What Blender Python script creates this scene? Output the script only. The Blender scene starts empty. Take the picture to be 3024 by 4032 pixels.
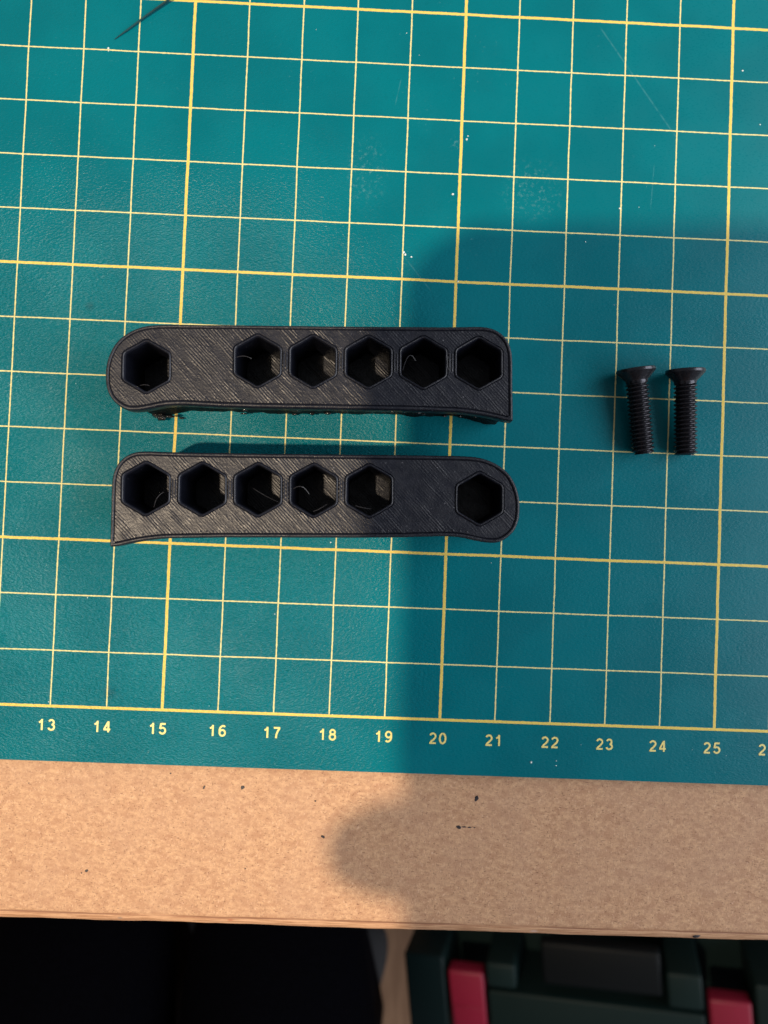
import bpy, bmesh, math, random
from mathutils import Vector, Matrix, Euler, noise, geometry
random.seed(7)
S = bpy.context.scene
COL = S.collection
CM = 0.01                                   # everything below is laid out in centimetres of the mat's own ruler
R_ = math.radians

# ------------------------------------------------------------------ camera, world, lamps, exposure
CAM = Vector((18.6477, 3.3886, 12.9288))
cd = bpy.data.cameras.new('camera'); cam = bpy.data.objects.new('camera', cd); COL.objects.link(cam)
cd.sensor_fit = 'HORIZONTAL'; cd.sensor_width = 36.0; cd.lens = 2800 / 3024 * 36
cd.clip_start = 0.004; cd.clip_end = 60
cam.location = CAM * CM
cam.rotation_euler = (0.024922, -0.016226, 0.039359)
cd.dof.use_dof = True; cd.dof.focus_distance = 0.123; cd.dof.aperture_fstop = 25
S.camera = cam

w = bpy.data.worlds.new('World'); S.world = w; w.use_nodes = True
w.node_tree.nodes['Background'].inputs[0].default_value = (0.90, 0.93, 1.0, 1)
w.node_tree.nodes['Background'].inputs[1].default_value = 0.22

def lamp(name, kind, loc, energy, color, **k):
    l = bpy.data.lights.new(name, kind); l.energy = energy; l.color = color
    for a, b in k.items(): setattr(l, a, b)
    o = bpy.data.objects.new(name, l); COL.objects.link(o); o.location = Vector(loc) * CM
    return o
LAMP = (-12.0, -11.0, 65.0)
lamp('desk_lamp_light', 'POINT', LAMP, 24.3, (1.0, 0.80, 0.57), shadow_soft_size=0.0105)
win = lamp('window_light', 'AREA', (195, 5, 110), 67.0, (0.93, 0.95, 1.0), shape='RECTANGLE', size=2.6, size_y=1.6)
win.rotation_euler = (Vector((18, 2, 0)) - Vector((195, 5, 110))).to_track_quat('-Z', 'Y').to_euler()

S.view_settings.view_transform = 'Standard'; S.view_settings.look = 'None'
S.view_settings.exposure = 0.0; S.view_settings.gamma = 1.0

# ------------------------------------------------------------------ helpers
def put(o, label=None, cat=None, group=None, kind=None):
    for k, v in (('label', label), ('category', cat), ('group', group), ('kind', kind)):
        if v: o[k] = v
    return o
def mesh_obj(name, verts, faces, mats, parent=None, mi=None, smooth=None, angle=None):
    """verts in cm"""
    me = bpy.data.meshes.new(name)
    me.from_pydata([(v[0] * CM, v[1] * CM, v[2] * CM) for v in verts], [], faces)
    for m in (mats if isinstance(mats, (list, tuple)) else [mats]): me.materials.append(m)
    if mi: me.polygons.foreach_set('material_index', mi)
    if smooth is not None:
        me.polygons.foreach_set('use_smooth', [smooth] * len(faces) if isinstance(smooth, bool) else smooth)
    if angle: me.set_sharp_from_angle(angle=R_(angle))
    me.update()
    o = bpy.data.objects.new(name, me); COL.objects.link(o)
    if parent: o.parent = parent
    return o
def empty(name, loc=(0, 0, 0), rot=(0, 0, 0)):
    o = bpy.data.objects.new(name, None); COL.objects.link(o); o.empty_display_size = 0.01
    o.location = Vector(loc) * CM; o.rotation_euler = rot
    return o
class MB:
    def __init__(s): s.v = []; s.f = []
    def add(s, v, f):
        b = len(s.v); s.v += [tuple(q) for q in v]; s.f += [tuple(i + b for i in q) for q in f]
    def box(s, lo, hi, bev=0.1, seg=2, M=None):
        bm = bmesh.new(); bmesh.ops.create_cube(bm, size=1)
        lo, hi = Vector(lo), Vector(hi); c = (lo + hi) / 2; d = hi - lo
        for v in bm.verts: v.co = Vector((v.co.x * d.x, v.co.y * d.y, v.co.z * d.z)) + c
        if bev: bmesh.ops.bevel(bm, geom=bm.edges[:], offset=bev, segments=seg, affect='EDGES', profile=0.5)
        if M: bm.transform(M)
        bm.verts.index_update()
        s.add([v.co[:] for v in bm.verts], [[v.index for v in f.verts] for f in bm.faces]); bm.free()
    def tube(s, pts, rad, n=8):
        pts = [Vector(q) for q in pts]; rings = []
        for i, q in enumerate(pts):
            t = (pts[min(i + 1, len(pts) - 1)] - pts[max(i - 1, 0)]).normalized()
            a = t.cross(Vector((0, 0, 1)));  a = a.normalized() if a.length > 1e-4 else Vector((1, 0, 0))
            b = t.cross(a); r = rad[i] if isinstance(rad, (list, tuple)) else rad
            rings.append([q + (a * math.cos(2 * math.pi * k / n) + b * math.sin(2 * math.pi * k / n)) * r for k in range(n)])
        v = [x for r in rings for x in r]; f = []
        for i in range(len(rings) - 1):
            for k in range(n):
                f.append((i * n + k, i * n + (k + 1) % n, (i + 1) * n + (k + 1) % n, (i + 1) * n + k))
        f.append(tuple(range(n))[::-1]); f.append(tuple(range((len(rings) - 1) * n, len(rings) * n)))
        s.add(v, f)
    def build(s, name, mat, parent=None, smooth=True, angle=40):
        return mesh_obj(name, s.v, s.f, mat, parent, None, smooth, angle)

# ---- node helper
class NT:
    def __init__(s, name):
        s.m = bpy.data.materials.new(name); s.m.use_nodes = True
        s.t = s.m.node_tree; s.n = s.t.nodes; s.b = s.n['Principled BSDF']
        s.co = s.n.new('ShaderNodeTexCoord').outputs['Object']
        s.cm = s.vscale(s.co, (100, 100, 100))
    def link(s, v, sock):
        if hasattr(v, 'is_linked') or hasattr(v, 'links'): s.t.links.new(v, sock)
        else: sock.default_value = v if not (isinstance(v, tuple) and len(v) == 3 and sock.type == 'RGBA') else (*v, 1)
    def math(s, op, a, b=0.0, c=0.0, clamp=False):
        n = s.n.new('ShaderNodeMath'); n.operation = op; n.use_clamp = clamp
        s.link(a, n.inputs[0]); s.link(b, n.inputs[1]); s.link(c, n.inputs[2]); return n.outputs[0]
    def vscale(s, v, sc, rot=(0, 0, 0), loc=(0, 0, 0)):
        n = s.n.new('ShaderNodeMapping'); s.link(v, n.inputs[0])
        n.inputs['Scale'].default_value = sc; n.inputs['Rotation'].default_value = rot; n.inputs['Location'].default_value = loc
        return n.outputs[0]
    def noise(s, v, scale, detail=2, rough=0.5, out=0):
        n = s.n.new('ShaderNodeTexNoise'); s.link(v, n.inputs['Vector']); n.inputs['Scale'].default_value = scale
        n.inputs['Detail'].default_value = detail; n.inputs['Roughness'].default_value = rough; return n.outputs[out]
    def voro(s, v, scale, feat='F1', rnd=1.0, out='Distance'):
        n = s.n.new('ShaderNodeTexVoronoi'); n.feature = feat; s.link(v, n.inputs['Vector'])
        n.inputs['Scale'].default_value = scale; n.inputs['Randomness'].default_value = rnd; return n.outputs[out]
    def ramp(s, v, lo, hi, a=0.0, b=1.0):
        n = s.n.new('ShaderNodeMapRange'); n.interpolation_type = 'SMOOTHSTEP'
        s.link(v, n.inputs[0]); n.inputs[1].default_value = lo; n.inputs[2].default_value = hi
        n.inputs[3].default_value = a; n.inputs[4].default_value = b; return n.outputs[0]
    def mix(s, f, a, b, blend='MIX'):
        n = s.n.new('ShaderNodeMix'); n.data_type = 'RGBA'; n.blend_type = blend
        s.link(f, n.inputs[0]); s.link(a, n.inputs[6]); s.link(b, n.inputs[7]); return n.outputs[2]
    def xyz(s, v):
        n = s.n.new('ShaderNodeSeparateXYZ'); s.link(v, n.inputs[0]); return n.outputs
    def bump(s, h, dist_cm, strength=1.0, prev=None):
        n = s.n.new('ShaderNodeBump'); s.link(h, n.inputs['Height'])
        n.inputs['Distance'].default_value = dist_cm * CM; n.inputs['Strength'].default_value = strength
        if prev is not None: s.link(prev, n.inputs['Normal'])
        return n.outputs[0]
    def seg(s, a, b, wd):
        """soft mask of a scratch from a to b (cm), width wd"""
        P = s.xyz(s.cm); a = Vector(a); b = Vector(b); d = (b - a); L = d.length; d /= L
        px = s.math('SUBTRACT', P[0], a.x); py = s.math('SUBTRACT', P[1], a.y)
        al = s.math('ADD', s.math('MULTIPLY', px, d.x), s.math('MULTIPLY', py, d.y))
        ac = s.math('ABSOLUTE', s.math('ADD', s.math('MULTIPLY', px, -d.y), s.math('MULTIPLY', py, d.x)))
        m = s.ramp(ac, wd * 0.4, wd, 1, 0)
        return s.math('MULTIPLY', m, s.math('MULTIPLY', s.ramp(al, 0, L * .15), s.ramp(al, L * .75, L, 1, 0)))
    def blob(s, c, r0, r1, sy=1.0):
        P = s.xyz(s.cm)
        dx = s.math('SUBTRACT', P[0], c[0]); dy = s.math('MULTIPLY', s.math('SUBTRACT', P[1], c[1]), sy)
        d = s.math('SQRT', s.math('ADD', s.math('MULTIPLY', dx, dx), s.math('MULTIPLY', dy, dy)))
        return s.ramp(d, r0, r1, 1, 0)
    def done(s, color=None, rough=None, normal=None, metal=None, spec=None):
        for k, v in (('Base Color', color), ('Roughness', rough), ('Normal', normal), ('Metallic', metal), ('Specular IOR Level', spec)):
            if v is not None: s.link(v, s.b.inputs[k])
        return s.m

YEL = (0.76, 0.57, 0.135); PALE = (0.74, 0.67, 0.31)
def mat_cutting():
    t = NT('cutting_mat_vinyl'); P = t.xyz(t.cm)
    wob = t.math('MULTIPLY', t.math('SUBTRACT', t.noise(t.cm, 14, 2), 0.5), 0.016)
    wob2 = t.math('MULTIPLY', t.math('SUBTRACT', t.noise(t.vscale(t.cm, (1, 1, 1), loc=(31, 7, 3)), 1.1, 1), 0.5), 0.018)
    def lines(c, off, thick, thin):
        c = t.math('ADD', t.math('SUBTRACT', c, off), t.math('ADD', wob2, 0))
        d = t.math('ABSOLUTE', t.math('SUBTRACT', c, t.math('ROUND', c)))
        c5 = t.math('DIVIDE', c, 5)
        d5 = t.math('MULTIPLY', t.math('ABSOLUTE', t.math('SUBTRACT', c5, t.math('ROUND', c5))), 5)
        d = t.math('ADD', d, wob); d5 = t.math('ADD', d5, wob)
        return t.ramp(d, thin - .003, thin + .003, 1, 0), t.ramp(d5, thick - .004, thick + .004, 1, 0)
    vx, vx5 = lines(P[0], 0, 0.0255, 0.0118)
    hy, hy5 = lines(P[1], 3, 0.0240, 0.0112)
    base = t.ramp(t.math('ADD', t.math('ABSOLUTE', P[1]), wob), 0.0255, 0.0325, 1, 0)      # the ruler's base line
    inside = t.math('GREATER_THAN', P[1], -0.02)
    thin = t.math('MULTIPLY', t.math('MAXIMUM', vx, hy), inside)
    thick = t.math('MULTIPLY', t.math('MAXIMUM', t.math('MAXIMUM', vx5, hy5), base), inside)
    line = t.math('MAXIMUM', thin, thick)
    # worn print: tiny gaps where the grain shows through
    wear = t.ramp(t.noise(t.cm, 42, 2, .6), 0.60, 0.74, 0, 0.45)
    line = t.math('MULTIPLY', line, t.math('SUBTRACT', 1, wear))
    # vinyl colour: slow variation, scuffs, whitish rubbed places, cuts
    v1 = t.noise(t.cm, 0.55, 3); v2 = t.noise(t.cm, 9, 3, .6)
    c = t.mix(t.ramp(v1, .35, .65), (0.0, 0.128, 0.162), (0.0, 0.147, 0.183))
    c = t.mix(t.ramp(v2, .55, .8, 0, .35), c, (0.0, 0.108, 0.135))
    fl = t.math('MULTIPLY', t.ramp(t.noise(t.cm, 13, 4, .75), .60, .78), t.ramp(t.noise(t.vscale(t.cm, (1, 1, 1), loc=(9, 4, 0)), .8, 2), .50, .72))
    c = t.mix(t.math('MULTIPLY', fl, .30), c, (0.20, 0.46, 0.46))
    sc = t.math('MULTIPLY', t.ramp(t.noise(t.cm, 11, 5, .8), .52, .66),
                t.math('MAXIMUM', t.blob((18.27, 9.95), .05, .50, .55), t.math('MAXIMUM', t.blob((19.95, 10.55), .03, .22), t.blob((21.35, 9.75), .1, .75))))
    c = t.mix(t.math('MULTIPLY', sc, .20), c, (0.32, 0.52, 0.52))
    smudge = t.math('MAXIMUM', t.blob((14.05, .28), .02, .16), t.blob((13.35, 7.25), .02, .12))
    c = t.mix(t.math('MULTIPLY', smudge, .45), c, (0.004, 0.06, 0.08))
    cuts = t.seg((22.35, 13.1), (24.2, 10.6), .02)
    for a, b, k in (((19.0, 8.45), (19.6, 7.75), .016), ((18.85, 11.75), (18.75, 11.2), .014),
                    ((14.6, 9.7), (15.9, 9.2), .006), ((23.6, 10.4), (23.55, 9.4), .01), ((16.2, 1.7), (17.3, 2.1), .006)):
        cuts = t.math('MAXIMUM', cuts, t.math('MULTIPLY', t.seg(a, b, k), .9))
    cuts = t.math('MULTIPLY', cuts, t.ramp(t.noise(t.cm, 7, 2), .3, .6))
    c = t.mix(t.math('MULTIPLY', cuts, .11), c, (0.22, 0.52, 0.54))
    yel = t.mix(thick, PALE, YEL)
    yel = t.mix(t.ramp(t.noise(t.cm, 20, 2), .45, .75, 0, .35), yel, (0.62, 0.40, 0.05))
    c = t.mix(line, c, yel)
    # leathery grain
    g = t.noise(t.cm, 15, 3, .55); g2 = t.noise(t.vscale(t.cm, (1, 2.1, 1), rot=(0, 0, -.75)), 19, 2, .5)
    h = t.math('ADD', t.math('MULTIPLY', g, .7), t.math('MULTIPLY', g2, .8))
    sheenm = t.math('MULTIPLY', t.ramp(P[0], 16.8, 20.5, 1, .16), t.ramp(P[1], 7.0, 11.0, 1, .22))  # grain relief kept strong where the sheen shows, flattened towards the shaded side
    nb = t.bump(t.math('MULTIPLY', h, t.math('MULTIPLY', sheenm, t.ramp(t.noise(t.cm, .6, 2), .3, .6, .7, 1.1))), 0.030, 1.0)
    nb = t.bump(t.math('ADD', line, t.math('MULTIPLY', cuts, -1)), 0.0012, 1.0, nb)
    rough = t.math('SUBTRACT', t.ramp(t.noise(t.cm, 1.3, 3), .3, .7, .28, .36), t.ramp(t.noise(t.vscale(t.cm, (1, 2, 1), rot=(0, 0, -.75)), 17, 2, .6), .54, .70, 0, .15))
    return t.done(c, rough, nb, spec=0.19)

def mat_print():
    t = NT('yellow_print')
    wear = t.ramp(t.noise(t.cm, 40, 2, .6), .58, .72, 0, .5)
    c = t.mix(wear, (0.74, 0.62, 0.20), (0.10, 0.28, 0.22))
    return t.done(c, .45, t.bump(t.noise(t.cm, 15, 3), .008))

def mat_mdf():
    t = NT('fibreboard')
    st = t.vscale(t.cm, (1, 1.5, 1), rot=(0, 0, .35))
    n1 = t.noise(st, 10, 5, .72); n2 = t.noise(t.vscale(t.cm, (1.7, 1, 1), rot=(0, 0, -.5)), 19, 4, .7); n3 = t.noise(t.cm, 1.1, 3)
    c = t.mix(t.ramp(n1, .36, .64), (0.430, 0.245, 0.140), (0.580, 0.355, 0.205))
    n4 = t.noise(t.vscale(t.cm, (1, 1.6, 1), rot=(0, 0, .3)), 4.2, 3, .65)
    c = t.mix(t.ramp(n4, .44, .66, 0, .75), c, (0.395, 0.212, 0.120))
    c = t.mix(t.ramp(n2, .56, .70, 0, .65), c, (0.72, 0.49, 0.34))
    c = t.mix(t.ramp(n2, .42, .30, 0, .6), c, (0.25, 0.14, 0.095))
    fib = t.ramp(t.noise(t.vscale(t.cm, (1, 3.2, 1), rot=(0, 0, .9)), 16, 2, .4), 0.64, .72, 0, .75)
    fib = t.math('MAXIMUM', fib, t.ramp(t.noise(t.vscale(t.cm, (3.2, 1, 1), rot=(0, 0, .5)), 15, 2, .4), 0.65, .73, 0, .75))
    c = t.mix(fib, c, (0.13, 0.06, 0.035))
    c = t.mix(t.ramp(n3, .35, .7, 0, .28), c, (0.44, 0.27, 0.175))
    # worn, layered front edge: long streaks
    P = t.xyz(t.cm)
    e = t.ramp(P[1], -3.70, -3.76)
    stk = t.noise(t.vscale(t.cm, (.45, 9, 9)), 3.2, 4, .65)
    ce = t.mix(t.ramp(stk, .36, .62), (0.34, 0.165, 0.085), (0.60, 0.36, 0.21))
    c = t.mix(t.math('MULTIPLY', e, .8), c, ce)
    grv = t.math('MULTIPLY', t.ramp(t.math('ABSOLUTE', t.math('ADD', t.math('ADD', P[1], 3.735), t.math('MULTIPLY', t.noise(t.cm, .7, 2), .03))), .006, .022, 1, 0),
                 t.ramp(t.noise(t.vscale(t.cm, (1, .2, 1)), .8, 2), .35, .55, .25, .8))
    c = t.mix(grv, c, (0.20, 0.09, 0.05))
    for (x, y), r, k, col in (((18.9, -1.62), .01, .5, (.10, .05, .04)), ((14.35, -3.83), .07, .7, (.22, .17, .15)), ((16.35, -3.8), .08, .6, (.36, .10, .05)), ((16.85, -3.93), .07, .6, (.36, .12, .05)), ((21.9, -3.85), .10, .5, (.62, .50, .45))):
        c = t.mix(t.math('MULTIPLY', t.blob((x, y), .01, r, 1.8), k), c, col)
    h = t.math('ADD', n1, t.math('MULTIPLY', n2, .8))
    return t.done(c, .62, t.bump(h, .006), spec=.28)

def mat_plastic(name, infill, spec=.46, dark=1.0):
    t = NT(name)
    co = t.n.new('ShaderNodeTexCoord').outputs['Object']
    if infill:
        q = t.vscale(t.cm, (1, 1, 1), rot=(0, 0, R_(-45 + 2)))     # raster lines run from top left to bottom right
        P = t.xyz(q)
        wb = t.math('MULTIPLY', t.math('SUBTRACT', t.noise(t.vscale(q, (1.0, .35, 1)), 5.5, 3), .5), .05)
        u = t.math('DIVIDE', t.math('ADD', P[0], wb), .0415)
        fr = t.math('ABSOLUTE', t.math('SUBTRACT', u, t.math('ROUND', u)))            # 0 ridge .. .5 valley
        rid = t.math('SUBTRACT', 1, t.math('POWER', t.math('MULTIPLY', fr, 2), 2))
        ids = t.n.new('ShaderNodeTexWhiteNoise'); ids.noise_dimensions = '1D'; t.link(t.math('ROUND', u), ids.inputs['W'])
        lines = t.math('MULTIPLY', rid, t.math('MULTIPLY_ADD', ids.outputs[0], 1.0, .3))
        gate = t.ramp(t.noise(t.vscale(q, (1, .3, 1)), 3.6, 4, .7), .38, .62, .05, 1.2)
        h = t.math('MULTIPLY', lines, gate)
        nb = t.bump(h, .0042, 1.0)
        nb = t.bump(t.noise(t.cm, 22, 4, .65), .0055, 1.0, nb)
    else:
        P = t.xyz(t.cm)
        lay = t.math('MULTIPLY', t.math('SINE', t.math('MULTIPLY', P[2], 2 * math.pi / .028)), .5)
        nb = t.bump(lay, .003, .6)
        nb = t.bump(t.noise(t.cm, 27, 4, .65), .0085, 1.0, nb)
    d = t.ramp(t.noise(t.cm, 4, 4, .7), .35, .75)
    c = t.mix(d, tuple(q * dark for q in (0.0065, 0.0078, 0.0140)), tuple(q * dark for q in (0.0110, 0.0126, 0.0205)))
    fleck = t.math('MULTIPLY', t.ramp(t.noise(t.cm, 17, 3, .7), .66, .74), t.ramp(t.noise(t.cm, 2.1, 2), .47, .60))
    c = t.mix(t.math('MULTIPLY', fleck, .75), c, (0.20, 0.20, 0.22))
    return t.done(c, t.ramp(t.noise(t.cm, 6, 3), .3, .7, .33, .46), nb, spec=spec)

def mat_simple(name, col, rough=.5, metal=0., spec=.5, nscale=None, nd=.01, var=.25):
    t = NT(name)
    v = t.noise(t.cm, nscale or 3, 4, .6)
    c = t.mix(t.ramp(v, .3, .7), tuple(x * (1 - var) for x in col), tuple(x * (1 + var) for x in col))
    return t.done(c, rough, t.bump(v, nd) if nscale else None, metal, spec)

def mat_floor():
    t = NT('floor_boards')
    P = t.xyz(t.cm)
    v = t.noise(t.vscale(t.cm, (1, .08, 1)), 1.6, 4, .6)
    c = t.mix(t.ramp(v, .35, .65), (0.17, 0.088, 0.045), (0.24, 0.135, 0.075))
    return t.done(c, .5, t.bump(v, .02))

M_MAT, M_PRINT, M_MDF = mat_cutting(), mat_print(), mat_mdf()
M_TOP, M_WALL = mat_plastic('printed_plastic_raster', True), mat_plastic('printed_plastic_wall', False)
M_POCK_SHADE = mat_plastic('pocket_shade_plastic', False, .10, .5)  # same plastic darkened, the shade inside the pockets put into its colour
M_GLUE = mat_simple('glossy_black_underside', (0.006, 0.006, 0.007), .55, 0, .10, 11, .09)
M_LUMP = mat_simple('glossy_plastic_lump', (0.012, 0.012, 0.013), .16, 0, .6, 20, .02)
M_STR = mat_simple('thin_plastic_string', (0.034, 0.034, 0.040), .35, 0, .6)
M_STEEL = mat_simple('black_oxide_steel', (0.036, 0.036, 0.044), .25, .7, .6, 30, .002)
M_CRUMB = mat_simple('pale_crumb', (0.72, 0.76, 0.74), .5, 0, .4)
M_INK = mat_simple('dark_speck', (0.020, 0.016, 0.020), .5)
M_STRSHADOW = mat_simple('string_shadow_tone', (0.003, 0.040, 0.048), .4)
M_CASE = mat_simple('green_case_plastic', (0.0042, 0.0122, 0.0125), .5, 0, .15, 14, .006, .12)
M_CASED = mat_simple('dark_handle_plastic', (0.0030, 0.0042, 0.0052), .5, 0, .12, 14, .006, .12)
M_RED = mat_simple('red_latch_plastic', (0.18, 0.006, 0.026), .45, 0, .35, 10, .004, .08)
M_TROUS = mat_simple('navy_trouser_cloth', (0.0006, 0.0007, 0.0016), .9, 0, .02, 6, .08, .3)
M_JUMP = mat_simple('dark_jumper_cloth', (0.010, 0.010, 0.014), .9, 0, .1, 6, .08)
M_SKIN = mat_simple('skin', (0.52, 0.30, 0.21), .5, 0, .4, 5, .01, .08)
M_SHOE = mat_simple('grey_shoe_mesh', (0.022, 0.023, 0.026), .8, 0, .3, 8, .06)
M_PHONE = mat_simple('phone_metal', (0.02, 0.02, 0.024), .3, .2, .5)
M_GLASS = mat_simple('phone_glass', (0.006, 0.006, 0.008), .08, 0, .5)

# ------------------------------------------------------------------ floor, table
FLOOR = -73.0
put(mesh_obj('floor', [(-250, -250, FLOOR), (290, -250, FLOOR), (290, 200, FLOOR), (-250, 200, FLOOR)], [(0, 1, 2, 3)], mat_floor()),
    kind='structure')

def build_table():
    t = empty('workbench', (0, 0, 0))
    put(t, 'tan fibreboard workbench top with worn rounded front edge under the green cutting mat', 'workbench')
    prof = [(48, -.2), (-3.68, -.2), (-3.725, -.206), (-3.74, -.219), (-3.76, -.212), (-3.80, -.222), (-3.87, -.26), (-3.925, -.33), (-3.96, -.43),
            (-3.975, -.56), (-3.975, -1.75), (-3.92, -1.9), (-3.8, -2.0), (48, -2.0)]
    xs = [-70] + [6 + .16 * i for i in range(150)] + [110]
    v = []; f = []; n = len(prof)
    for i, x in enumerate(xs):
        for k, (y, z) in enumerate(prof):
            e = 1 if 1 < k < 11 else 0
            yy = y + e * (noise.noise(Vector((x * .9, k * .35, 3))) * .014 + noise.noise(Vector((x * 4, k * .8, 9))) * .005)
            zz = z + e * noise.noise(Vector((x * 2.2, k * .6, 17))) * .010
            v.append((x, yy, zz))
    for i in range(len(xs) - 1):
        for k in range(n):
            a, b = i * n + k, i * n + (k + 1) % n
            f.append((a, b, b + n, a + n))
    f.append(tuple(range(n))[::-1]); f.append(tuple(range((len(xs) - 1) * n, len(xs) * n)))
    bm_ = mesh_obj('board', v, f, M_MDF, t, None, True, 50)
    leg = MB(); leg.box((-64, 40, FLOOR), (-57, 47, -2.0), .4)
    l0 = leg.build('leg', M_MDF, t)
    l1 = l0.copy(); COL.objects.link(l1); l1.location.x = 1.6; l1.parent = t
    # dark specks and paint spots on the board
    mb = MB()
    for (x, y, r, asp, a) in ((20.75, -1.455, .045, 1.7, 1.2), (20.44, -1.985, .042, 1.3, 0), (20.54, -1.98, .016, 3.5, 0), (20.64, -1.985, .016, 3.0, 0.1), (20.73, -1.985, .012, 2, 0),
                              (16.47, -1.40, .038, 1.2, .8), (13.72, -2.985, .030, 1.3, .5), (13.63, -3.03, .014, 1, 0), (15.15, -.99 - .2, .018, 1, 0), (17.97, -2.24, .030, 1.8, -.6), (17.80, -1.60, .018, 1.1, 0),
                              (12.6, -1.45, .015, 1, 0), (15.77, -1.42, .020, 2.2, 1.2), (16.58, -2.86, .012, 1.4, 0), (24.9, -3.83, .05, 2.2, .3)):
        n_ = 9; pts = [(x + math.cos(a) * r * asp * math.cos(q) * k - math.sin(a) * r * math.sin(q) * k, y + math.sin(a) * r * asp * math.cos(q) * k + math.cos(a) * r * math.sin(q) * k)
                       for q, k in ((2 * math.pi * j / n_, random.uniform(.7, 1.1)) for j in range(n_))]
        z0 = -.2 if y > -3.7 else -.235
        mb.add([(px, py, z0 - .002) for px, py in pts] + [(x + (px - x) * .8, y + (py - y) * .8, z0 + .006) for px, py in pts],
               [(j, (j + 1) % n_, n_ + (j + 1) % n_, n_ + j) for j in range(n_)] + [tuple(range(n_, 2 * n_))])
    put(mb.build('speck', M_INK, t), kind='stuff')
build_table()

# ------------------------------------------------------------------ cutting mat and its printed numbers
def build_mat():
    t = empty('cutting_mat'); put(t, 'teal green self healing cutting mat with yellow centimetre grid', 'cutting mat')
    m = MB(); m.box((2, -.985, -.197), (44, 26, 0), .03, 2)
    m.build('sheet', M_MAT, t, True, 30)
    offs = {13: -.044, 14: -.054, 15: -.061, 16: .009, 17: -.011, 18: -.011, 19: 0, 20: -.021, 21: -.005, 22: .013, 23: .008, 24: -.021, 25: -.029, 26: -.02, 12: -.04, 11: -.02}
    def arc(cx, cy, rx, ry, a0, a1, n=14):
        return [(cx + rx * math.cos(R_(a0 + (a1 - a0) * i / n)), cy + ry * math.sin(R_(a0 + (a1 - a0) * i / n))) for i in range(n + 1)]
    G = {'0': [arc(.5, .8, .42, .72, 90, 450, 28)], '1': [[(.12, 1.12), (.34, 1.20), (.52, 1.40), (.56, 1.60)], [(.56, 1.60), (.56, 0)]],
         '2': [arc(.5, 1.10, .40, .40, 165, -25, 14) + [(.62, .62), (.30, .36), (.12, .09)], [(.0, .085), (.95, .085)]],
         '3': [arc(.47, 1.15, .35, .36, 160, -80, 14), arc(.48, .47, .42, .39, 85, -165, 16)],
         '4': [[(.70, 0), (.70, 1.6)], [(.66, 1.52), (.09, .45)], [(.0, .42), (.98, .42)]],
         '5': [[(.92, 1.50), (.24, 1.50)], [(.26, 1.56), (.13, .78)], arc(.48, .52, .42, .43, 140, -160, 18)],
         '6': [arc(.5, .50, .40, .42, 0, 360, 24), arc(.62, .82, .53, .70, 190, 75, 14) + [(.86, 1.36)]],
         '7': [[(.02, 1.50), (.96, 1.50)], [(.88, 1.46), (.62, 1.05), (.44, .55), (.38, 0)]],
         '8': [arc(.5, 1.17, .34, .34, 0, 360, 22), arc(.5, .47, .41, .40, 0, 360, 24)],
         '9': [arc(.5, 1.09, .40, .42, 0, 360, 24), arc(.38, .78, .53, .70, 10, -105, 14) + [(.13, .24)]]}
    SC, SW = .123, .0165
    for n in range(11, 28):
        v = []; f = []; lay = 0
        for j, ch in enumerate(str(n)):
            ox = (j - .5) * .178 - .065
            for st in G[ch]:
                pts = [Vector((ox + x * SC, (y - .8) * SC)) for x, y in st]; b = len(v); lay += 1
                for i, q in enumerate(pts):
                    d = (pts[min(i + 1, len(pts) - 1)] - pts[max(i - 1, 0)]).normalized()
                    if st[0] == st[-1] and False: pass
                    e = Vector((-d.y, d.x)) * SW * random.uniform(.94, 1.06)
                    v += [(q.x + e.x, q.y + e.y, .0004 * lay), (q.x - e.x, q.y - e.y, .0004 * lay)]
                f += [(b + 2 * i, b + 2 * i + 1, b + 2 * i + 3, b + 2 * i + 2) for i in range(len(pts) - 1)]
        ob = mesh_obj('printed_number', v, f, M_PRINT, t)
        ob.location = Vector((n + offs.get(n, 0), -.329, .003)) * CM
build_mat()

# ------------------------------------------------------------------ the two printed holder halves
OUT = [(-4.224, -.33), (-4.219, -.118), (-4.169, .078), (-4.072, .265), (-3.915, .412), (-3.725, .512), (-3.50, .566), (-3.15, .582), (-2.4, .584), (-1.4, .584), (0, .584),
       (.9, .587), (1.5, .594), (1.77, .600), (1.96, .586), (2.10, .533), (2.205, .450), (2.28, .345), (2.326, .205), (2.342, .01), (2.345, -.42), (2.352, -.925),
       (2.335, -.938), (2.22, -.925), (2.06, -.888), (1.85, -.845), (1.53, -.803), (1.2, -.789), (.6, -.775), (0, -.770), (-.8, -.763), (-1.7, -.757), (-2.4, -.742), (-2.9, -.722),
       (-3.18, -.728), (-3.35, -.750), (-3.52, -.788), (-3.70, -.816), (-3.85, -.815), (-3.97, -.770), (-4.075, -.690), (-4.155, -.590), (-4.205, -.460)]
HOLES = [(-3.568, -.110), (-1.786, 0), (-.893, 0), (0, 0), (.890, 0), (1.789, 0)]
H = 1.5
def smooth_loop(pts, step=.05):
    pts = [Vector(p) for p in pts]; n = len(pts); out = []
    for i in range(n):
        p0, p1, p2, p3 = pts[i - 1], pts[i], pts[(i + 1) % n], pts[(i + 2) % n]
        k = max(1, int((p2 - p1).length / step))
        sharp = (p2 - p1).length < .03
        for j in range(k):
            u = j / k
            if (p2 - p1).length > .45 or sharp: q = p1.lerp(p2, u)
            else:
                q = .5 * ((2 * p1) + (p2 - p0) * u + (2 * p0 - 5 * p1 + 4 * p2 - p3) * u * u + (3 * p1 - p0 - 3 * p2 + p3) * u ** 3)
            out.append(q)
    return out
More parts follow.
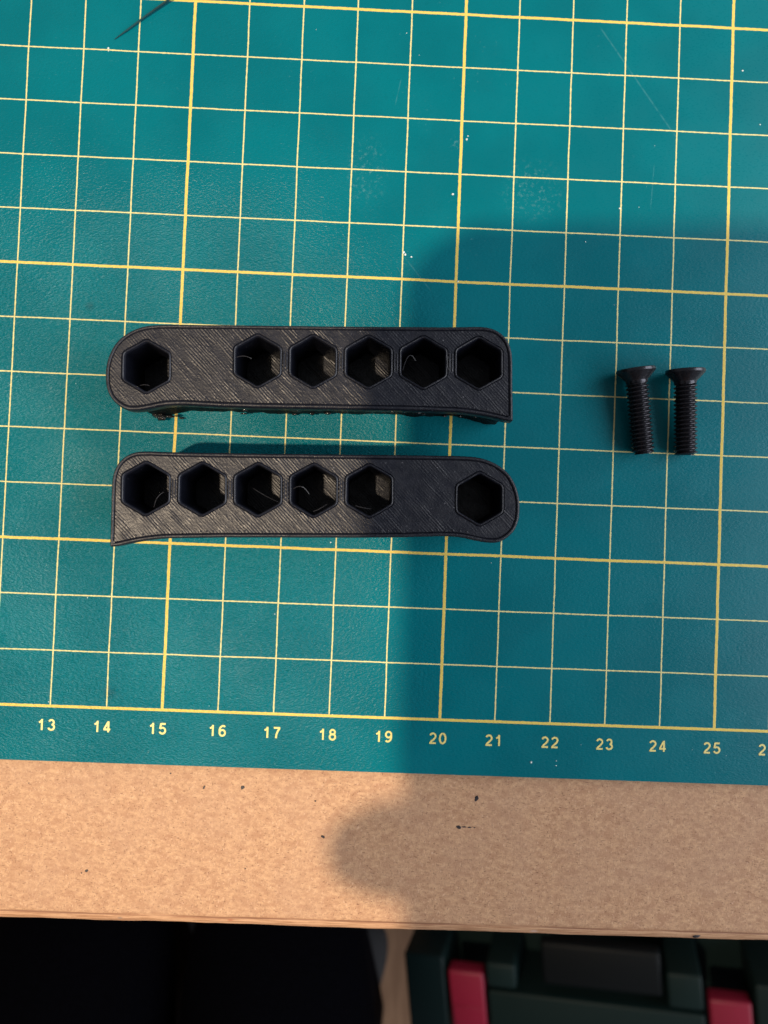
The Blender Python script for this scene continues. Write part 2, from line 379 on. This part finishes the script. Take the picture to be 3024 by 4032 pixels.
def normals(loop):
    """outward normals of a loop given anticlockwise"""
    n = len(loop); r = []
    for i in range(n):
        t = (loop[(i + 1) % n] - loop[i - 1]).normalized(); r.append(Vector((t.y, -t.x)))
    return r
def area(l): return sum(l[i - 1].x * l[i].y - l[i].x * l[i - 1].y for i in range(len(l))) / 2
def hex_loop(c, ap, r=.07, seg=3, per=4):
    """hexagon with a point up, small corner radius, anticlockwise"""
    R = ap / math.cos(math.pi / 6); cs = [Vector((c[0] + R * math.cos(R_(90 + 60 * k)), c[1] + R * math.sin(R_(90 + 60 * k)))) for k in range(6)]
    tl = r * math.tan(R_(30)); pts = []
    for k in range(6):
        a, b, d = cs[k - 1], cs[k], cs[(k + 1) % 6]
        p = b + (a - b).normalized() * tl; q = b + (d - b).normalized() * tl
        ce = Vector(c) + (b - Vector(c)) * ((R - r / math.cos(R_(30))) / R)
        a0 = math.atan2(p.y - ce.y, p.x - ce.x); a1 = math.atan2(q.y - ce.y, q.x - ce.x)
        if a1 < a0: a1 += 2 * math.pi
        for j in range(seg + 1): pts.append(ce + Vector((math.cos(a0 + (a1 - a0) * j / seg), math.sin(a0 + (a1 - a0) * j / seg))) * r)
        q2 = cs[(k + 1) % 6] + (b - cs[(k + 1) % 6]).normalized() * tl
        for j in range(1, per): pts.append(q.lerp(q2, j / per))
    return pts
def loft(v, f, rings):
    n = len(rings[0]); b = len(v)
    for r in rings: v += r
    for i in range(len(rings) - 1):
        for k in range(n):
            a, c = b + i * n + k, b + i * n + (k + 1) % n
            f.append((a, c, c + n, a + n))
def build_holder(mir, loc, ang, label, wisps, sd):
    t = empty('bit_holder', (loc[0], loc[1], 0), (0, 0, ang))
    put(t, label, 'bit holder', 'two halves of a printed bit holder on the mat')
    sx = -1 if mir else 1
    out = [Vector((p[0] * sx, p[1])) for p in OUT]
    if area(out) < 0: out.reverse()
    L = smooth_loop(out); N = normals(L)
    nz = lambda x, y, z=0, s=1: noise.noise(Vector((x * s, y * s, z * s + sd)))
    def ring(d, z, jit=0, js=3):
        return [(p.x - q.x * (d + jit * nz(p.x, p.y, z, js)), p.y - q.y * (d + jit * nz(p.x, p.y, z + 3, js)), z) for p, q in zip(L, N)]
    def ring_low(d, z, jit, rough):
        r = []
        for p, q in zip(L, N):
            wgt = max(0, min(1, (-p.y - .35) / .25))
            j = wgt * rough * (nz(p.x, p.y, z, 2.2) + .6 * nz(p.x, p.y, z, 7))
            r.append((p.x - q.x * .006 - (.02 * wgt if p.x * sx > 2 else 0) * sx, p.y - q.y * .006 + wgt * d + j, z))
        return r
    v = []; f = []
    # side: rough underside skirt, lip, rounded bead, groove
    loft(v, f, [ring_low(.150, .0, .003, .035), ring_low(.15, .22, .003, .045), ring_low(.145, .5, .003, .05), ring_low(.14, .8, .003, .05), ring_low(.13, 1.05, .003, .045), ring_low(.12, 1.2, .003, .03)])
    nskirt = len(f)
    loft(v, f, [ring_low(.12, 1.2, .003, .03), ring(.02, 1.24, .003), ring(.0, 1.27, .003), ring(.0, H - .05, .003), ring(.006, H - .026, .004), ring(.018, H - .008, .004),
                ring(.034, H - .001, .004), ring(.050, H - .006, .004), ring(.060, H - .022, .004), ring(.066, H - .030, .003), ring(.071, H - .022, .003), ring(.078, H - .007, .003)])
    side = mesh_obj('shell', v, f, [M_WALL, M_GLUE], t, [1] * nskirt + [0] * (len(f) - nskirt), True, 75)
    inner = [Vector((p.x - q.x * .078, p.y - q.y * .078)) for p, q in zip(L, N)]
    polys = [inner]
    # pockets: a bead round the mouth, hexagonal walls, a floor one centimetre down
    for hx, hy in HOLES:
        c = (hx * sx, hy); v = []; f = []
        def hr(ap, z, r): 
            return [(p.x + .004 * nz(p.x, p.y, z, 4), p.y + .004 * nz(p.x, p.y, z + 5, 4), z) for p in hex_loop(c, ap, r)]
        rr = [hr(.405, H - .007, .10), hr(.400, H - .018, .10), hr(.396, H - .023, .10), hr(.392, H - .017, .095), hr(.384, H - .001, .09), hr(.374, H + .005, .085),
              hr(.364, H - .002, .08), hr(.355, H - .022, .075), hr(.349, H - .06, .07), hr(.345, H - .4, .07), hr(.343, H - .7, .07), hr(.340, H - 1.0, .07)]
        loft(v, f, rr)
        n0 = len(f); n = len(rr[0])
        f.append(tuple(range(len(v) - n, len(v))))
        mesh_obj('hex_pocket', v, f, [M_WALL, M_TOP, M_POCK_SHADE], t, [0] * (n * 8) + [2] * (n0 - n * 8) + [1], True, 60)
        polys.append([Vector((x, y)) for x, y, z in rr[0]])
    # top skin between outline and pockets
    co = []; ed = []; fc = []
    for pl in polys:
        b = len(co); co += pl; ed += [(b + i, b + (i + 1) % len(pl)) for i in range(len(pl))]
    fill = []
    xs = [p.x for p in inner]; ys = [p.y for p in inner]
    r = geometry.delaunay_2d_cdt(co, ed, [], 0, 1e-6)
    V, F = r[0], r[2]
    def inside(q, pl):
        c = False; n = len(pl)
        for i in range(n):
            a, b = pl[i], pl[i - 1]
            if (a.y > q.y) != (b.y > q.y) and q.x < (b.x - a.x) * (q.y - a.y) / (b.y - a.y) + a.x: c = not c
        return c
    ff = []
    for tri in F:
        m = sum((V[i] for i in tri), Vector((0, 0))) / len(tri)
        if inside(m, polys[0]) and not any(inside(m, q) for q in polys[1:]): ff.append(tuple(tri))
    mesh_obj('top_skin', [(q.x, q.y, H - .007) for q in V], ff, M_TOP, t, None, False)
    # raster turning points: a row of little beads just inside the lower rim
    rnd = random.Random(sd); tb = MB(); per = 0.; prev = None
    for p, q in zip(L, N):
        if prev is not None: per += (p - prev).length
        prev = p
        if q.y < -.8 and per > .10 and -3.4 < p.x * sx < 2.15:
            per = 0.
            if rnd.random() < (.92 if mir else .55):
                ce = Vector((p.x - q.x * .105, p.y - q.y * .105, H - .010)); bm = bmesh.new()
                bmesh.ops.create_icosphere(bm, subdivisions=1, radius=1)
                k = rnd.uniform(.8, 1.15)
                for vv in bm.verts:
                    a_, b_, c_ = vv.co; u = Vector((a_ * .026 * k, b_ * .017 * k, c_ * .016))
                    vv.co = Vector((u.x * .75 + u.y * .66, -u.x * .66 + u.y * .75, u.z)) + ce
                bm.verts.index_update(); tb.add([vv.co[:] for vv in bm.verts], [[vv.index for vv in g.verts] for g in bm.faces]); bm.free()
    if tb.v: put(tb.build('raster_beads', M_WALL, t), kind='stuff')
    # short printed ridges joining neighbouring pocket mouths
    for (ax_, ay), (bx, by) in zip(HOLES[1:-1], HOLES[2:]):
        rb = MB(); mx, my = (ax_ + bx) / 2 * sx, (ay + by) / 2
        for dx in (-.021, .021):
            rb.tube([(mx + dx, my - .17, H - .016), (mx + dx, my - .13, H - .008), (mx + dx * 1.1, my, H - .006), (mx + dx, my + .13, H - .008), (mx + dx, my + .17, H - .016)], [.008, .014, .015, .014, .008], 7)
        rb.build('ridge', M_WALL, t)
    lump = MB(); rnd = random.Random(sd * 5)
    for k in range(34):
        x = rnd.uniform(-3.9, 2.2); yb = -.62 - .03 * abs(x) / 3 - (.06 if x < -3.3 or x > 1.6 else 0); z = rnd.uniform(.03, 1.15)
        rr_ = rnd.uniform(.018, .045) * (2.2 if k == 0 else 1)
        if k == 0: x, z, yb = -3.72, .12, -.70
        bm = bmesh.new(); bmesh.ops.create_icosphere(bm, subdivisions=2, radius=rr_)
        st = Vector((rnd.uniform(.8, 2.4), rnd.uniform(.6, 1), rnd.uniform(.6, 1.1)))
        for q in bm.verts:
            q.co = Vector((q.co.x * st.x, q.co.y * st.y, q.co.z * st.z)) * (1 + .35 * noise.noise(q.co * 40 + Vector((k, 0, 0)))) + Vector((x * sx, yb, max(z, rr_ * .8)))
        bm.verts.index_update(); lump.add([q.co[:] for q in bm.verts], [[q.index for q in fc_.verts] for fc_ in bm.faces]); bm.free()
    put(lump.build('plastic_lumps', M_LUMP, t), kind='stuff')
    # underside closing face
    bl = ring_low(.150, .0, .003, .035)
    tri = geometry.tessellate_polygon([[Vector(q) for q in bl]])
    mesh_obj('base', bl, [tuple(reversed(q)) for q in tri], M_GLUE, t)
    for wv, r in wisps:
        m = MB(); pts = []
        cps = [Vector(q) for q in wv]
        for i in range(13):
            u = i / 12
            a, b, c = cps
            pts.append(a * (1 - u) ** 2 + b * 2 * u * (1 - u) + c * u * u)
        m.tube(pts, [r * .8 * (1 - .7 * abs(i / 12 - .4)) for i in range(13)], 5)
        m.build('plastic_string', M_STR, t)
    return t
hA, hB = HOLES, [(-x, y) for x, y in HOLES]
def wsp(h, a, b, c): return [(h[0] + q[0], h[1] + q[1], H + q[2]) for q in (a, b, c)]
build_holder(False, (18.4737, 6.0952), R_(1.87), 'upper dark grey printed bit holder half, its rounded end at the left', [
    (wsp(hA[1], (-.34, .06, -.03), (-.2, .10, .01), (-.1, .04, -.05)), .006),
    (wsp(hA[4], (-.33, -.12, -.04), (-.24, .26, .0), (-.12, .05, -.10)), .006),
    (wsp(hA[0], (-.14, -.29, -.12), (-.05, -.26, -.1), (.02, -.29, -.12)), .006),
    (wsp(hA[4], (.40, .1, .0), (.37, -.02, .012), (.41, -.12, .0)), .006)], 3)
build_holder(True, (16.7840, 3.9590), R_(1.71), 'lower dark grey printed bit holder half, its rounded end at the right', [
    (wsp(hB[5], (.26, -.05, -.10), (.14, -.12, -.05), (.12, -.30, -.06)), .006),
    (wsp(hB[3], (-.10, .03, -.15), (.1, -.1, -.03), (.34, -.20, -.02)), .005),
    (wsp(hB[2], (-.33, .02, -.05), (-.18, .13, .0), (-.08, -.06, -.12)), .006),
    (wsp(hB[1], (-.22, -.24, -.05), (-.1, -.28, -.04), (.04, -.29, -.05)), .007),
    (wsp(hB[2], (.0, -.34, -.02), (.1, -.31, .0), (.22, -.22, -.02)), .006)], 11)

# ------------------------------------------------------------------ screws
def build_screw(hd, tp, label, roll):
    hd, tp = Vector(hd), Vector(tp); ax = (tp - hd).normalized()
    t = empty('screw', hd)
    q = Vector((0, -1, 0)).rotation_difference(ax)
    t.rotation_mode = 'QUATERNION'; t.rotation_quaternion = q
    put(t, label, 'screw', 'two black countersunk screws')
    Ln = (tp - hd).length; n = 40
    def lathe(prof, rot=0):
        v = []; f = []
        for r, y in prof:
            for k in range(n):
                a = 2 * math.pi * k / n + rot; v.append((r * math.cos(a), -y, r * math.sin(a)))
        for i in range(len(prof) - 1):
            for k in range(n): f.append((i * n + k, i * n + (k + 1) % n, (i + 1) * n + (k + 1) % n, (i + 1) * n + k))
        return v, f
    v, f = lathe([(.0, .13), (.11, .13), (.125, .008), (.135, .0), (.325, .0), (.338, .014), (.341, .055), (.330, .07), (.20, .205), (.192, .225), (.188, .26)])
    # hexagonal socket in the head
    for i in (1, 2):
        for k in range(n):
            a = 2 * math.pi * k / n; s = 1 / math.cos(((a + math.pi / 6) % (math.pi / 3)) - math.pi / 6)
            x, y, z = v[i * n + k]; v[i * n + k] = (x * s * .95, y, z * s * .95)
    mesh_obj('head', v, f, M_STEEL, t, None, True, 35)
    pitch = .074; st = 10; v = []; f = []; y0 = .235; rows = int((Ln - y0) / pitch * st)
    for i in range(rows + 1):
        y = y0 + i * pitch / st
        for k in range(n):
            ph = (y / pitch - k / n + roll) % 1.0
            tri = max(0, min(1, (1 - abs(ph - .5) * 2) * 1.35 - .12))
            fade = min(1, (y - y0) / .05)
            r = .158 + .044 * tri * fade
            r -= max(0, (y - (Ln - .05)) / .05) * .035
            a = 2 * math.pi * k / n; v.append((r * math.cos(a), -y, r * math.sin(a)))
    for i in range(rows):
        for k in range(n): f.append((i * n + k, i * n + (k + 1) % n, (i + 1) * n + (k + 1) % n, (i + 1) * n + k))
    f.append(tuple(range(rows * n, (rows + 1) * n)))
    mesh_obj('threaded_shank', v, f, M_STEEL, t, None, True, 60)
build_screw((23.235, 6.455, .352), (23.475, 4.945, .205), 'black countersunk screw lying tilted nearer the printed holder halves', .2)
build_screw((24.130, 6.475, .352), (24.245, 4.950, .205), 'black countersunk screw lying upright farther from the printed holder halves', .6)

# ------------------------------------------------------------------ dark strip for a string's shadow, crumbs
m = MB()
pts = [(13.56, 12.20, .012), (13.8, 12.385, .025), (14.1, 12.63, .04), (14.53, 12.955, .06), (15.2, 13.45, .16), (16.4, 14.3, .3), (18.0, 15.3, .42)]
m.tube(pts, [.005, .016, .016, .020, .022, .022, .022], 7)  # solid dark strip stands in for the cast shadow of a thin clear string
put(m.build('string_shadow', M_STRSHADOW), 'thin dark strip with pointed tip, modelled shadow of a clear string on the mat at the top left', 'string_shadow')
cr = MB()
spots = [(19.02, 8.50, .030), (19.05, 8.46, .024), (19.16, 8.42, .018), (13.45, 12.03, .022), (13.455, 11.985, .012), (21.68, -.70, .030), (22.14, -.66, .014), (22.14, -.745, .014),
         (20.12, 10.72, .018), (20.10, 10.66, .024), (22.98, 9.5, .022), (24.0, 9.45, .018), (19.88, 9.62, .026), (22.36, 8.85, .016), (20.03, 8.0, .018), (25.2, 12.2, .02), (25.55, 11.2, .016), (17.9, 3.13, .018)]
for _ in range(26):
    x, y = random.uniform(12.5, 26), random.uniform(-.8, 13.2)
    spots.append((x, y, random.uniform(.005, .011)))
for x, y, r in spots:
    k = 6; a0 = random.random() * 6; zz = r * .5
    base = [(x + r * random.uniform(.6, 1.2) * math.cos(a0 + 6.283 * j / k), y + r * random.uniform(.5, 1.1) * math.sin(a0 + 6.283 * j / k), .001) for j in range(k)]
    cr.add(base + [(x + (p[0] - x) * .6, y + (p[1] - y) * .6, zz) for p in base], [(j, (j + 1) % k, k + (j + 1) % k, k + j) for j in range(k)] + [tuple(range(k, 2 * k))])
put(cr.build('crumbs', M_CRUMB, None, False, None), 'scattered tiny pale crumbs and dust on the green cutting mat', 'crumbs', kind='stuff')

# ------------------------------------------------------------------ tool case standing below the table edge
def build_case():
    t = empty('tool_case', (26.005, -31.29, -44.373), (.0445, -.3145, .1130))
    put(t, 'dark green plastic tool case with red latches on the floor below the workbench edge', 'tool case')
    b = MB()
    b.box((-3.65, -9.0, -26.4), (25.5, 7.2, -5.5), .9, 4)
    b.build('case_body', M_CASE, t)
    lid = MB()
    for lo, hi in (((-3.55, -8.2, -6), (-.32, 1.0, 0)), ((3.08, -1.0, -6), (5.35, .9, 0)), ((3.08, -8.2, -6), (18.75, -1.28, 0)),
                   ((16.35, -1.0, -6), (18.75, 1.6, 0)), ((22.15, -8.2, -6), (25.3, 1.4, 0))):
        lid.box(lo, hi, .22, 3)
    lid.build('case_rib_panel', M_CASE, t)
    for x in (0, 19.08):
        l = MB(); l.box((x, -6.2, -1.4), (x + 2.8, 0, .03), .22, 3); l.box((x + .25, -3.0, -.2), (x + 2.55, -2.75, .09), .04, 2)
        l.build('latch', M_RED, t)
    h = MB(); h.box((7.4, -.45, -1.3), (16.05, 2.9, -.15), .3, 3); h.build('handle', M_CASED, t)
build_case()

# ------------------------------------------------------------------ seated person holding the phone over the mat
def skin_mesh(name, nodes, edges, mat, parent=None, lvl=1):
    """nodes: list of (co, radius or (rx, ry)); node 0 is the root"""
    me = bpy.data.meshes.new(name); me.from_pydata([Vector(c) * CM for c, r in nodes], edges, [])
    o = bpy.data.objects.new(name, me); COL.objects.link(o)
    sm = o.modifiers.new('skin', 'SKIN'); sm.use_smooth_shade = True; sm.branch_smoothing = .3
    for i, (c, r) in enumerate(nodes):
        r = r if isinstance(r, tuple) else (r, r)
        d = me.skin_vertices[0].data[i]; d.radius = (r[0] * CM, r[1] * CM); d.use_root = (i == 0)
    s2 = o.modifiers.new('sub', 'SUBSURF'); s2.levels = lvl; s2.render_levels = lvl
    bpy.context.view_layer.update()
    me2 = bpy.data.meshes.new_from_object(o.evaluated_get(bpy.context.evaluated_depsgraph_get()))
    o.modifiers.clear(); o.data = me2; me2.materials.clear(); me2.materials.append(mat)
    for p in me2.polygons: p.use_smooth = True
    if parent: o.parent = parent
    return o
def build_person():
    J = dict(pel=(9, -62, -24), waist=(9.5, -60, -6), chest=(11, -54, 16), neck=(12, -49, 30), headb=(12.4, -46, 36), headm=(12.6, -43, 44), headt=(12.6, -42, 53),
             shr=(29, -52, 24), elr=(37, -32, 2), wrr=(27.6, -13, 11.6), pal=(23.6, -8.0, 12.3), shl=(-7, -52, 24), ell=(-17, -54, -4), wrl=(-21, -46, -27), pll=(-21.5, -45, -35),
             hipr=(17, -58, -27), knr=(13.6, -20, -31), anr=(17.4, -50, -65), hipl=(1, -58, -27), knl=(2.6, -20, -30), anl=(-2, -48, -65))
    nodes = []; edges = []; ix = {}
    def nd(k, co, r, par=None):
        ix[k] = len(nodes); nodes.append((co, r))
        if par: edges.append((ix[par], ix[k]))
    nd('pel', J['pel'], (13, 9)); nd('waist', J['waist'], (12, 8.5), 'pel'); nd('chest', J['chest'], (14, 9), 'waist'); nd('neck', J['neck'], 5, 'chest')
    nd('headb', J['headb'], 6.2, 'neck'); nd('nose', (12.6, -37.4, 43.5), 1.2); nd('headm', J['headm'], 7.6, 'headb'); nd('headt', J['headt'], 6.2, 'headm'); edges.append((ix['headm'], ix['nose']))
    for s, a in (('r', 'shr'), ('l', 'shl')):
        nd(a, J[a], 5.2, 'chest'); nd('el' + s, J['el' + s], 3.8, a); nd('wr' + s, J['wr' + s], 2.4, 'el' + s)
    nd('palm', J['pal'], (2.6, 1.3), 'wrr')
    F = [[(22.0, -5.0, 12.2), (18.4, -4.4, 12.25), (14.6, -4.2, 12.4), (12.0, -4.15, 13.2)],
         [(21.8, -6.9, 12.1), (18.0, -6.6, 12.2), (14.2, -6.2, 12.3), (12.8, -6.1, 13.1)],
         [(21.9, -8.7, 12.1), (18.4, -8.7, 12.2), (15.0, -8.6, 12.3), (13.6, -8.5, 12.5)],
         [(22.2, -10.4, 12.1), (19.4, -10.7, 12.2), (17.0, -10.8, 12.3), (15.6, -10.8, 12.5)],
         [(22.8, -6.6, 13.6), (21.4, -4.6, 14.7), (19.6, -3.2, 15.0), (18.3, -2.4, 15.0)]]
    for k, ch in enumerate(F):
        pr = 'palm'
        for j, c in enumerate(ch):
            nd('f%d%d' % (k, j), c, (.95, .88, .84, .80)[j], pr); pr = 'f%d%d' % (k, j)
    nd('palml', J['pll'], (3.2, 1.6), 'wrl')
    for k, dx in enumerate((-2.6, -.9, .9, 2.6)):
        nd('g%d0' % k, (-21.8, -45 + dx, -39.5), .9, 'palml'); nd('g%d1' % k, (-21, -45 + dx * 1.1, -43.5 + abs(dx) * .4), .75, 'g%d0' % k)
    nd('g40', (-20.3, -41.5, -36), 1.0, 'palml'); nd('g41', (-19.8, -40, -38.5), .85, 'g40')
    for s in 'rl':
        nd('hip' + s, J['hip' + s], 8.0, 'pel'); nd('kn' + s, J['kn' + s], 4.9, 'hip' + s); nd('an' + s, J['an' + s], 3.0, 'kn' + s)
    for s, d in (('r', 1.8), ('l', -1.8)):
        a = J['an' + s]; nd('to' + s, (a[0] + d, a[1] + 7.5, -70.5), (2.0, 1.3), 'an' + s)
    b = skin_mesh('person', nodes, edges, M_SKIN)
    put(b, 'person in dark navy trousers seated with both knees just below the workbench edge', 'person')
    tn = [(J['pel'], (14.5, 10.5)), (J['waist'], (13, 9.5))]; te = [(0, 1)]
    for s in 'rl':
        h, k, a = (Vector(J[q + s]) for q in ('hip', 'kn', 'an'))
        i = len(tn); md = h.lerp(k, .55)
        tn += [(h, 9.2), (md, 7.6), (k, 5.6), (k.lerp(a, .5), 5.6), (a + Vector((0, 0, -.5)), 5.2)]
        te += [(0, i)] + [(i + j, i + j + 1) for j in range(4)]
    o = skin_mesh('trousers', tn, te, M_TROUS, b, 2)
    jn = [(J['waist'], (13.4, 9.9)), (J['chest'], (15.2, 10.2)), (Vector(J['neck']) - Vector((0, 1, 2)), 5.9)]; je = [(0, 1), (1, 2)]
    for s in 'rl':
        a, e, w_ = (Vector(J[q + s]) for q in ('sh', 'el', 'wr')); i = len(jn)
        jn += [(a, 6.2), (e, 4.8), (e.lerp(w_, .85), 3.3)]; je += [(1, i), (i, i + 1), (i + 1, i + 2)]
    skin_mesh('jumper', jn, je, M_JUMP, b, 2)
    hn = [((12.6, -44.5, 50), 7.6), ((12.6, -47, 45), 7.0), ((12.5, -49, 39), 4.5), ((12.6, -41, 53), 6.4)]
    skin_mesh('hair', hn, [(0, 1), (1, 2), (0, 3)], M_JUMP, b, 2)
    for s, d in (('r', 1.8), ('l', -1.8)):
        a = Vector(J['an' + s])
        skin_mesh('shoe', [((a.x, a.y, -68.5), (4.0, 3.6)), ((a.x - d * .4, a.y - 4.5, -69.6), (3.6, 3.0)), ((a.x + d * .7, a.y + 5, -70.0), (4.2, 2.8)), ((a.x + d * 1.2, a.y + 9.2, -70.6), (3.2, 2.2))],
                  [(0, 1), (0, 2), (2, 3)], M_SHOE, b, 2)
build_person()

def build_phone():
    t = empty('smartphone', CAM, cam.rotation_euler)
    put(t, 'dark smartphone held flat above the mat, throwing the rounded shadow at the right', 'smartphone')
    x0, x1, y0, y1, z0, z1, r = -5.92, 1.45, -13.1, 1.66, .32, 1.10, 1.0
    def rr(inset, z, n=8):
        q = []
        for cx, cy, a in ((x1 - r, y1 - r, 0), (x0 + r, y1 - r, 90), (x0 + r, y0 + r, 180), (x1 - r, y0 + r, 270)):
            for j in range(n + 1):
                an = R_(a + 90 * j / n); q.append((cx + (r - inset) * math.cos(an), cy + (r - inset) * math.sin(an), z))
        return q
    v = []; f = []
    rings = [rr(.10, z0), rr(.03, z0 + .04), rr(0, z0 + .14), rr(0, z1 - .14), rr(.03, z1 - .04), rr(.10, z1)]
    loft(v, f, rings); n = len(rings[0]); f.append(tuple(range(n))[::-1]); f.append(tuple(range(len(v) - n, len(v))))
    mesh_obj('phone_body', v, f, M_PHONE, t, None, True, 40)
    m = MB(); m.add([(x, y, z1 + .004) for x, y, z in rr(.28, 0)], [tuple(range(n))]); m.build('screen', M_GLASS, t)
    b = MB(); b.box((-2.6, -2.7, .2), (1.2, .95, .33), .05, 2); b.build('camera_plate', M_PHONE, t)
    for cx, cy in ((0, 0), (0, -1.75), (-1.7, -.85)):
        k = 24; v = []; f = []
        rg = [[(cx + q * math.cos(2 * math.pi * j / k), cy + q * math.sin(2 * math.pi * j / k), z) for j in range(k)] for q, z in ((.68, .21), (.68, .09), (.62, .06), (.5, .06), (.48, .15))]
        loft(v, f, rg); f.append(tuple(range(len(v) - k, len(v))))
        mesh_obj('lens', v, f, M_GLASS, t, None, True, 30)
build_phone()
